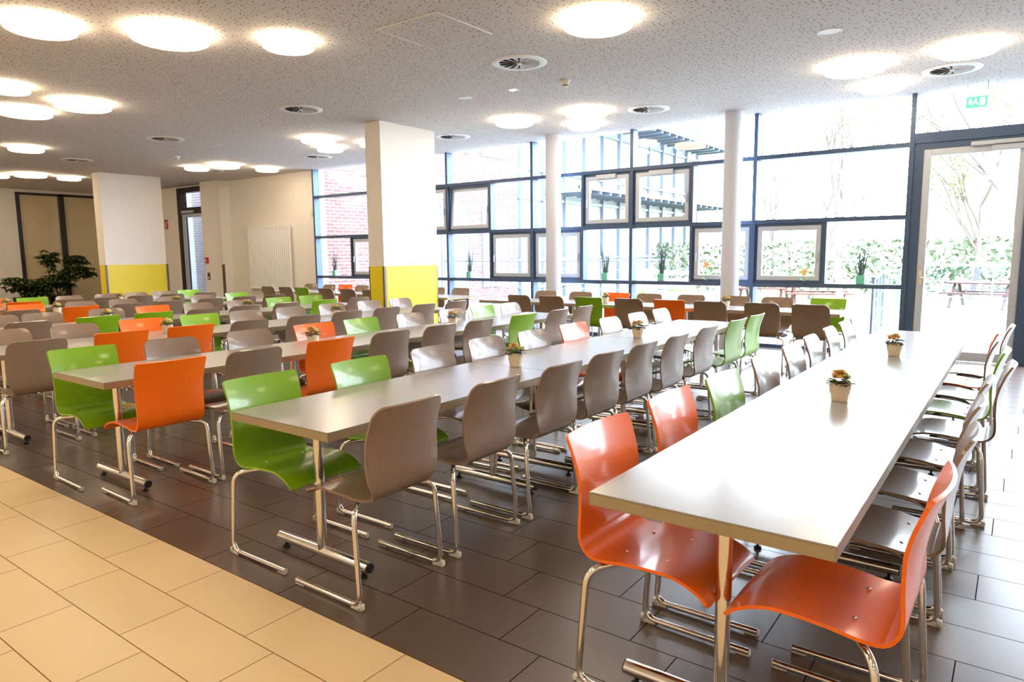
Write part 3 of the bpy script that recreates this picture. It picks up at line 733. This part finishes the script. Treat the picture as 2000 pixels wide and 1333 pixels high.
# ================================================================ WINDOW LEDGE DECORATION
def grass_pot(x, label, seed):
    r = random.Random(seed); t = thing('grass_pot', label, 'potted grass', (x, 10.765, 1.0), 0, 'mint pots of grass on the window ledge')
    bm = bmesh.new(); w_ = .055
    box(bm, -w_, w_, -w_*.0-.025, .075, 0, .125, .004); new('pot', bm, m_mint, t)
    bm = bmesh.new()
    for k in range(34):
        a = r.uniform(0, 2*math.pi); b = Vector((r.uniform(-.035, .035), .025+r.uniform(-.03, .03), .12)); h = r.uniform(.28, .6); sp = r.uniform(.02, .16)
        e = b+Vector((math.cos(a)*sp, min(.04, math.sin(a)*sp*.5), h)); md = (b+e)/2+Vector((0, 0, .03)); tube(bm, [b, md, e], .0042, 4, .0014)
    new('grass_blades', bm, m_grass, t)
for x, lb, s in [(-13.15, 'mint pot of tall grass on the ledge, left of the main pillar', 1), (-8.99, 'mint pot of grass on the ledge just right of the main pillar', 2),
    (-5.89, 'mint pot of grass on the ledge, first right of the left round column', 3), (-4.83, 'mint pot of grass on the ledge midway between the round columns', 4), (-1.82, 'mint pot of tall grass on the ledge beside the glass door', 5)]:
    grass_pot(x, lb, s)
def felt_flower(x, m, label, h, petals, z0=1.0):
    t = thing('window_flower', label, 'decoration', (x, 10.715, z0))
    bm = bmesh.new(); c = Vector((0, 0, h))
    n = 40; ring = [bm.verts.new((math.cos(2*math.pi*k/n)*(.045+.018*math.cos(petals*2*math.pi*k/n)), -.006, h+math.sin(2*math.pi*k/n)*(.045+.018*math.cos(petals*2*math.pi*k/n)))) for k in range(n)]
    f = bm.faces.new(ring); ext = bmesh.ops.extrude_face_region(bm, geom=[f]); bmesh.ops.translate(bm, vec=(0, .01, 0), verts=[v for v in ext['geom'] if isinstance(v, bmesh.types.BMVert)])
    new('blossom', bm, m, t)
    bm = bmesh.new(); tube(bm, [(0, 0, .0), (0, 0, h-.03)], .004, 6); new('stem', bm, m_leaf, t)
    bm = bmesh.new(); leaf_blade(bm, (0, 0, .03), (1, 0, .8), .08, .035, .1); leaf_blade(bm, (0, 0, .03), (-1, 0, .8), .08, .035, .1); new('leaves', bm, m_mint, t)
felt_flower(-4.04, m_fl_or, 'flat orange flower ornament at the window left of the right round column', .27, 5)
felt_flower(-2.56, m_fl_ye, 'flat yellow flower ornament at the window right of the right round column', .17, 6)

# ================================================================ WALL FITTINGS
t = thing('exit_sign', 'green emergency exit sign hanging before the glass at upper right', 'exit sign', (-.58, 10.5, 3.21))
bxo('sign_panel', m_exit, -.11, .11, -.008, .008, 0, .135, t, bev=.002)
bm = bmesh.new(); y_ = -.0095
def quad(pts):
    vs = [bm.verts.new((a, y_, b)) for a, b in pts]; vt = [bm.verts.new((a, y_-.001, b)) for a, b in pts]; bm.faces.new(vs); bm.faces.new(vt[::-1])
    for i in range(len(pts)): bm.faces.new((vs[i], vs[(i+1) % len(pts)], vt[(i+1) % len(pts)], vt[i]))
quad([(.030, .02), (.085, .02), (.085, .115), (.030, .115)])                      # door
quad([(-.08, .075), (-.052, .075), (-.052, .11), (-.08, .11)][::1]); quad([(-.095, .075), (-.066, .03), (-.037, .075)])    # arrow down
quad([(-.02, .10), (-.005, .10), (-.005, .117), (-.02, .117)]); quad([(-.03, .06), (-.008, .06), (.0, .095), (-.02, .097)]); quad([(-.03, .06), (-.045, .025), (-.035, .022), (-.018, .06)]); quad([(-.018, .06), (.012, .045), (.008, .02), (.018, .02), (.02, .055), (-.008, .068)])
new('pictogram', bm, m_exitw, t)
bm = bmesh.new()
quad([(.05, .05), (.058, .05), (.058, .085), (.05, .085)]); new('door_figure', bm, m_exit, t).location = (0, -.0012, 0)
bm = bmesh.new(); tube(bm, [(.105, 0, .135), (.105, 0, CEIL-3.21)], .003, 6); tube(bm, [(-.105, 0, .135), (-.105, 0, CEIL-3.21)], .0015, 6); new('suspension', bm, m_frame, t)
t = thing('radiator', 'tall white column radiator on the white back wall', 'radiator', (-15.68, YW-.015, 0))
bm = bmesh.new()
for k in range(22):
    x = -.88+k*1.76/21; tube(bm, [(x, -.075, .62), (x, -.075, 2.24)], .029, 8)
new('columns', bm, m_rad, t, True)
bm = bmesh.new()
for z in (.64, 2.22): tube(bm, [(-.91, -.075, z), (.91, -.075, z)], .028, 10)
new('header_pipes', bm, m_rad, t, True)
bm = bmesh.new()
for x in (-.6, .6):
    for z in (.8, 2.05): box(bm, x-.02, x+.02, -.06, 0, z-.02, z+.02)
new('wall_brackets', bm, m_rad, t)
bm = bmesh.new(); tube(bm, [(.93, -.075, .64), (1.0, -.075, .64)], .025, 10); tube(bm, fillet([(.96, -.075, .64), (.96, -.075, .3), (.96, 0, .3)], .04), .011); new('valve', bm, m_white_pl, t, True)
t = thing('extinguisher_sign', 'red fire extinguisher sign on the cream wall left of the dark door', 'sign', (-20.92, YW-.008, 2.32))
bxo('panel', m_red, -.09, .09, 0, .008, 0, .28, t)
bm = bmesh.new(); y_ = -.001; quad([(-.05, .04), (.0, .04), (.03, .2), (-.02, .2)]); quad([(.0, .21), (.06, .18), (.06, .2), (.0, .235)]); new('pictogram', bm, m_white, t)
t = thing('fire_alarm_button', 'small red fire alarm box on the narrow cream pillar', 'fire alarm', (-18.27, 10.55, 1.30))
bxo('box', m_red, -.07, .07, -.045, 0, 0, .16, t, bev=.006); bxo('push_plate', m_white, -.03, .03, -.05, -.045, .045, .11, t)
t = thing('switch_plate', 'brushed metal switch plate below the red fire alarm box', 'switch', (-18.23, 10.55, .84))
bxo('plate', m_guard, -.06, .06, -.012, 0, 0, .20, t, bev=.003); bxo('key_switch', m_black_pl, -.03, .03, -.022, -.012, .11, .16, t, bev=.003); bxo('rocker', m_white, -.03, .03, -.02, -.012, .03, .08, t, bev=.003)
t = thing('wall_sensor', 'small white box with a thin cable high beside the first window', 'sensor', (-13.97, YW, 2.42))
bxo('box', m_white_pl, -.04, .04, -.03, 0, 0, .13, t, bev=.004)
bm = bmesh.new(); tube(bm, [(.03, -.006, 0), (.03, -.006, -2.0)], .005, 6); new('cable', bm, m_white_pl, t)
o = bxo('edge_guard_strip', m_dframe, -17.985, -17.965, 9.262, 9.282, 0, 1.3); tag(o, 'thin dark vertical strip behind the far pillar edge', 'strip')  # dark strip for the corner guard on the pillar's far edge

# ================================================================ BIG PLANTS
def big_plant(x, y, stems, label, seed):
    r = random.Random(seed); t = thing('umbrella_plant', label, 'potted plant', (x, y, 0), 0)
    bm = bmesh.new(); lathe(bm, [(0, .002), (.20, .002), (.26, .38), (.28, .40), (.25, .40), (.24, .36), (0, .35)], 28); new('planter', bm, m_black_pl, t, True)
    bs = bmesh.new(); bl = bmesh.new()
    for (ex, ey, ez, rad, cnt) in stems:
        top = Vector((ex, ey, ez)); tube(bs, [(ex*.1, ey*.1, .35), (ex*.4+.03, ey*.4, ez*.5+.1), top], .02, 7, .008)
        for k in range(cnt):
            while True:
                p = Vector((r.uniform(-1, 1), r.uniform(-1, 1), r.uniform(-1, 1)))
                if .25 < p.length < 1: break
            c = top+Vector((p.x*rad, p.y*rad, p.z*rad*.85)); d0 = Vector((p.x, p.y, p.z*.5+.15)).normalized()
            tube(bs, [top+p*rad*.1, c], .0045, 4, .002)
            m_ = r.randint(6, 8)
            for l in range(m_):
                a = 2*math.pi*l/m_; s = d0.cross(Vector((0, 0, 1))).normalized(); u = Vector((0, 0, 1))
                leaf_blade(bl, c, (math.cos(a), math.sin(a), r.uniform(-.45, .15)), r.uniform(.13, .21), .065, .35)
    new('stems', bs, m_stem, t); new('foliage', bl, m_bigleaf, t)
big_plant(-22.5, 8.35, [(0, -.15, 1.52, .27, 34), (.1, .45, 1.32, .32, 46), (0, .82, 1.08, .22, 22), (.1, .1, .95, .4, 50), (.1, -.35, .75, .35, 40)], 'tall dark green umbrella plant before the brown glazing', 5)
big_plant(-22.4, 7.45, [(0, -.25, .80, .26, 26), (.05, .1, .72, .32, 36), (.0, .3, .65, .3, 28)], 'lower bushy umbrella plant at the left, beside the tall one', 9)

# ================================================================ OUTSIDE
struct(bxo('floor_terrace', m_terr, -30, 30, 11.1, 21, -.25, -.05)); struct(bxo('floor_lawn', m_lawn, -60, 60, 21, 90, -.6, -.3)); 
b = thing('brick_building', 'pale brick wing with windows seen through the left facade panes', 'building', (0, 0, 0), 0, None)
bm = bmesh.new(); box(bm, -18.4, -14.05, 11.12, 19.4, -.05, 9.0); new('side_wall', bm, m_brickx, b)
for (y0, y1, z0, z1) in [(14.2, 16.9, .4, 3.0), (14.2, 16.9, 4.6, 7.2), (17.5, 18.9, .4, 3.0), (17.5, 18.9, 4.6, 7.2), (12.2, 13.4, 4.6, 7.0)]:
    bm = bmesh.new(); f = .07
    box(bm, -14.06, -14.00, y0, y0+f, z0, z1); box(bm, -14.06, -14.00, y1-f, y1, z0, z1); box(bm, -14.06, -14.0, y0+f, y1-f, z0, z0+f); box(bm, -14.06, -14.0, y0+f, y1-f, z1-f, z1); box(bm, -14.06, -14.0, (y0+y1)/2-.03, (y0+y1)/2+.03, z0+f, z1-f)
    fo = new('window', bm, m_louv, b); bxo('glazing', m_blueg2, -14.06, -14.03, y0+f, y1-f, z0+f, z1-f, fo)
bxo('roof_edge', m_sash, -18.6, -13.9, 11.14, 19.5, 9.0, 9.2, b)
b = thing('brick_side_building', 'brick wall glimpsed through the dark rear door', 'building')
bxo('wall', m_bricky, -22.55, -18.6, 12.6, 13.0, -.05, 7, b); bxo('sky_panel', m_blueg, -26.0, -22.6, 12.7, 12.9, -.05, 7, b)  # blue panel added in place of the light blue sky beside the brick
b = thing('glazed_building', 'pale glass and steel wing with sunshade canopies behind the facade', 'building')
bm = bmesh.new(); box(bm, -19, -14.1, 19.45, 36, -.3, 8.4); new('wall', bm, m_pale, b)
bm = bmesh.new()
for k in range(12):
    y = 19.6+k*1.45
    box(bm, -14.1, -13.96, y-.05, y+.05, -.3, 8.3)
for z in (.3, 1.3, 3.4, 4.4, 6.2, 8.3): box(bm, -14.1, -14.0, 19.5, 36, z-.05, z+.05)
new('facade_frame', bm, m_louv, b)
for z in (3.75, 6.6):
    bm = bmesh.new()
    for k in range(20):
        y = 21+k*.75; box(bm, -13.96, -12.5, y, y+.09, z-.16, z+.03)
    box(bm, -13.96, -12.5, 21, 35.3, z+.03, z+.06); box(bm, -12.54, -12.48, 21, 35.3, z-.05, z+.08)
    new('canopy', bm, m_louv, b)
def railing(name, label, pts, h, bars, z0=-.05, panel=False, rb=.02):
    t = thing(name, label, 'railing')
    bm = bmesh.new()
    for a, c in zip(pts, pts[1:]):
        a = Vector(a); c = Vector(c)
        for q in range(bars): z = z0+h*(q+1)/bars; tube(bm, [a+Vector((0, 0, z)), c+Vector((0, 0, z))], .03 if q == bars-1 else .013, 6)
    new('rails', bm, m_rail, t)
    bm = bmesh.new()
    for a, c in zip(pts, pts[1:]):
        a = Vector(a); c = Vector(c); n = max(1, round((c-a).length/1.5))
        for q in range(n+1): p = a+(c-a)*q/n; tube(bm, [p+Vector((0, 0, z0)), p+Vector((0, 0, z0+h))], rb, 8)
    new('posts', bm, m_rail, t)
    if panel:
        bm = bmesh.new()
        for a, c in zip(pts, pts[1:]):
            vs = [bm.verts.new((p[0], p[1], z)) for p, z in ((a, z0+.1), (c, z0+.1), (c, z0+h-.05), (a, z0+h-.05))]; bm.faces.new(vs)
            vs = [bm.verts.new((p[0]+.01, p[1], z)) for p, z in ((a, z0+.1), (c, z0+.1), (c, z0+h-.05), (a, z0+h-.05))]; bm.faces.new(vs[::-1])
        new('mesh_panel', bm, m_railg, t)
railing('terrace_railing', 'grey railing running away from the house beside the glass door', [(-1.75, 11.4, 0), (-2.2, 15.5, 0), (-1.9, 19.5, 0)], 1.1, 3, panel=True)
railing('terrace_railing', 'pale railing crossing the terrace behind the glass door', [(-1.9, 19.7, 0), (5, 19.7, 0)], 1.15, 3, panel=True)
railing('ramp_railing', 'low horizontal-bar railing outside the left windows', [(-12.9, 14.4, 0), (-6.3, 14.4, 0)], 1.35, 6)
def picnic(x, y, rz, label):
    t = thing('picnic_table', label, 'picnic table', (x, y, -.3), rz, 'picnic tables on the lawn')
    bm = bmesh.new()
    for k in range(5): box(bm, -.95, .95, -.36+k*.15, -.23+k*.15, .72, .76)
    new('tabletop', bm, m_wood, t)
    for s in (-1, 1):
        bm = bmesh.new(); box(bm, -.95, .95, s*.75-.13, s*.75+.13, .43, .47); new('bench', bm, m_wood, t)
    for s in (-1, 1):
        bm = bmesh.new(); tube(bm, [(s*.7, -.75, 0), (s*.7, -.2, .72)], .045, 4); tube(bm, [(s*.7, .75, 0), (s*.7, .2, .72)], .045, 4); tube(bm, [(s*.7, -.8, .4), (s*.7, .8, .4)], .04, 4); new('leg_frame', bm, m_wood, t)
picnic(-5.2, 23.5, .3, 'red-brown picnic table on the lawn between right column and glass door'); picnic(-.9, 25.5, -.2, 'red-brown picnic table seen through the glass door'); picnic(-7.6, 26, .1, 'farther red-brown picnic table behind the right round column')
t = thing('garden_bench_stack', 'slatted pale bench outside behind the cross row', 'bench', (-7.6, 17.5, -.05))
for k in range(4): bxo('slat', m_sash, -.7, .7, -.03, .03, .35+k*.19, .46+k*.19, t)
for s in (-1, 1): bxo('leg', m_sash, s*.66-.04, s*.66+.04, .03, .10, 0, 1.08, t)
def hedge(name, x0, x1, y, h, label, seed, mm):
    r = random.Random(seed); bm = bmesh.new(); n = 4200
    for k in range(n):
        p = Vector((r.uniform(x0, x1), y+r.uniform(-.8, .8), -.3+r.uniform(.0, 1)**.7*h)); s = r.uniform(.05, .13)
        a = Vector((r.uniform(-1, 1), r.uniform(-1, 1), r.uniform(-1, 1))).normalized()*s; c = Vector((r.uniform(-1, 1), r.uniform(-1, 1), r.uniform(-1, 1))).normalized()*s
        bm.faces.new([bm.verts.new(p-a), bm.verts.new(p+c), bm.verts.new(p+a), bm.verts.new(p-c)])
    o = new(name, bm, mm); tag(o, label, 'hedge')
hedge('hedge', -16, 0, 31, 2.2, 'grey-green hedge beyond the lawn behind the picnic tables', 3, m_hedge)
hedge('hedge', 0, 12, 30, 2.6, 'darker hedge seen through the glass door', 4, m_hedge)
def tree(x, y, h, label, seed, leaves, spread=.55, lean=0, mm=None):
    r = random.Random(seed); t = thing('tree', label, 'tree', (x, y, -.3), 0, 'bare spring trees outside')
    bb = bmesh.new(); bl = bmesh.new()
    def grow(p, d, ln, rad, lvl):
        pts = [p]; dd = d.copy()
        for k in range(4):
            dd = (dd+Vector((r.uniform(-.18, .18), r.uniform(-.18, .18), r.uniform(-.05, .12)))).normalized(); pts.append(pts[-1]+dd*ln/4)
        tube(bb, pts, rad, 6 if lvl < 2 else 4, rad*.6)
        if lvl >= 3:
            for k in range(leaves):
                q = pts[r.randint(1, 4)]+Vector((r.uniform(-.3, .3), r.uniform(-.3, .3), r.uniform(-.3, .3))); s = r.uniform(.03, .075)
                a = Vector((r.uniform(-1, 1), r.uniform(-1, 1), r.uniform(-1, 1))).normalized()*s; c = Vector((r.uniform(-1, 1), r.uniform(-1, 1), r.uniform(-1, 1))).normalized()*s*.7
                bl.faces.new([bl.verts.new(q-a), bl.verts.new(q+c), bl.verts.new(q+a), bl.verts.new(q-c)])
        if lvl < 4:
            for k in range(3 if lvl else 5):
                s_ = pts[r.randint(2, 4)]; nd = (dd+Vector((r.uniform(-1, 1), r.uniform(-1, 1), r.uniform(-.2, .6)))*spread*1.4).normalized()
                grow(s_, nd, ln*r.uniform(.6, .8), rad*.5, lvl+1)
    grow(Vector((0, 0, 0)), Vector((lean, 0, 1)).normalized(), h*.42, h*.014, 0)
    new('branches', bb, m_bark, t, True)
    if leaves: new('foliage', bl, mm or m_tleaf, t)
tree(-3.9, 20.5, 7.5, 'bare branching tree outside between right column and door', 21, 3)
tree(-6.2, 27, 9, 'thin budding tree behind the right round column', 22, 6)
tree(-1.4, 30, 8, 'leafy pale tree seen through the glass door', 23, 16, mm=m_tleaf)
tree(1.6, 28, 9, 'leafy pale tree at the right edge behind the door', 24, 16)
tree(-9.5, 34, 10, 'distant budding tree right of the glazed wing', 25, 8)
tree(.7, 22.5, 11, 'tall bare tree whose thick leaning branch crosses the door top', 29, 1, lean=-.35)
tree(4.5, 26, 9, 'budding tree outside to the right of the door', 31, 5)
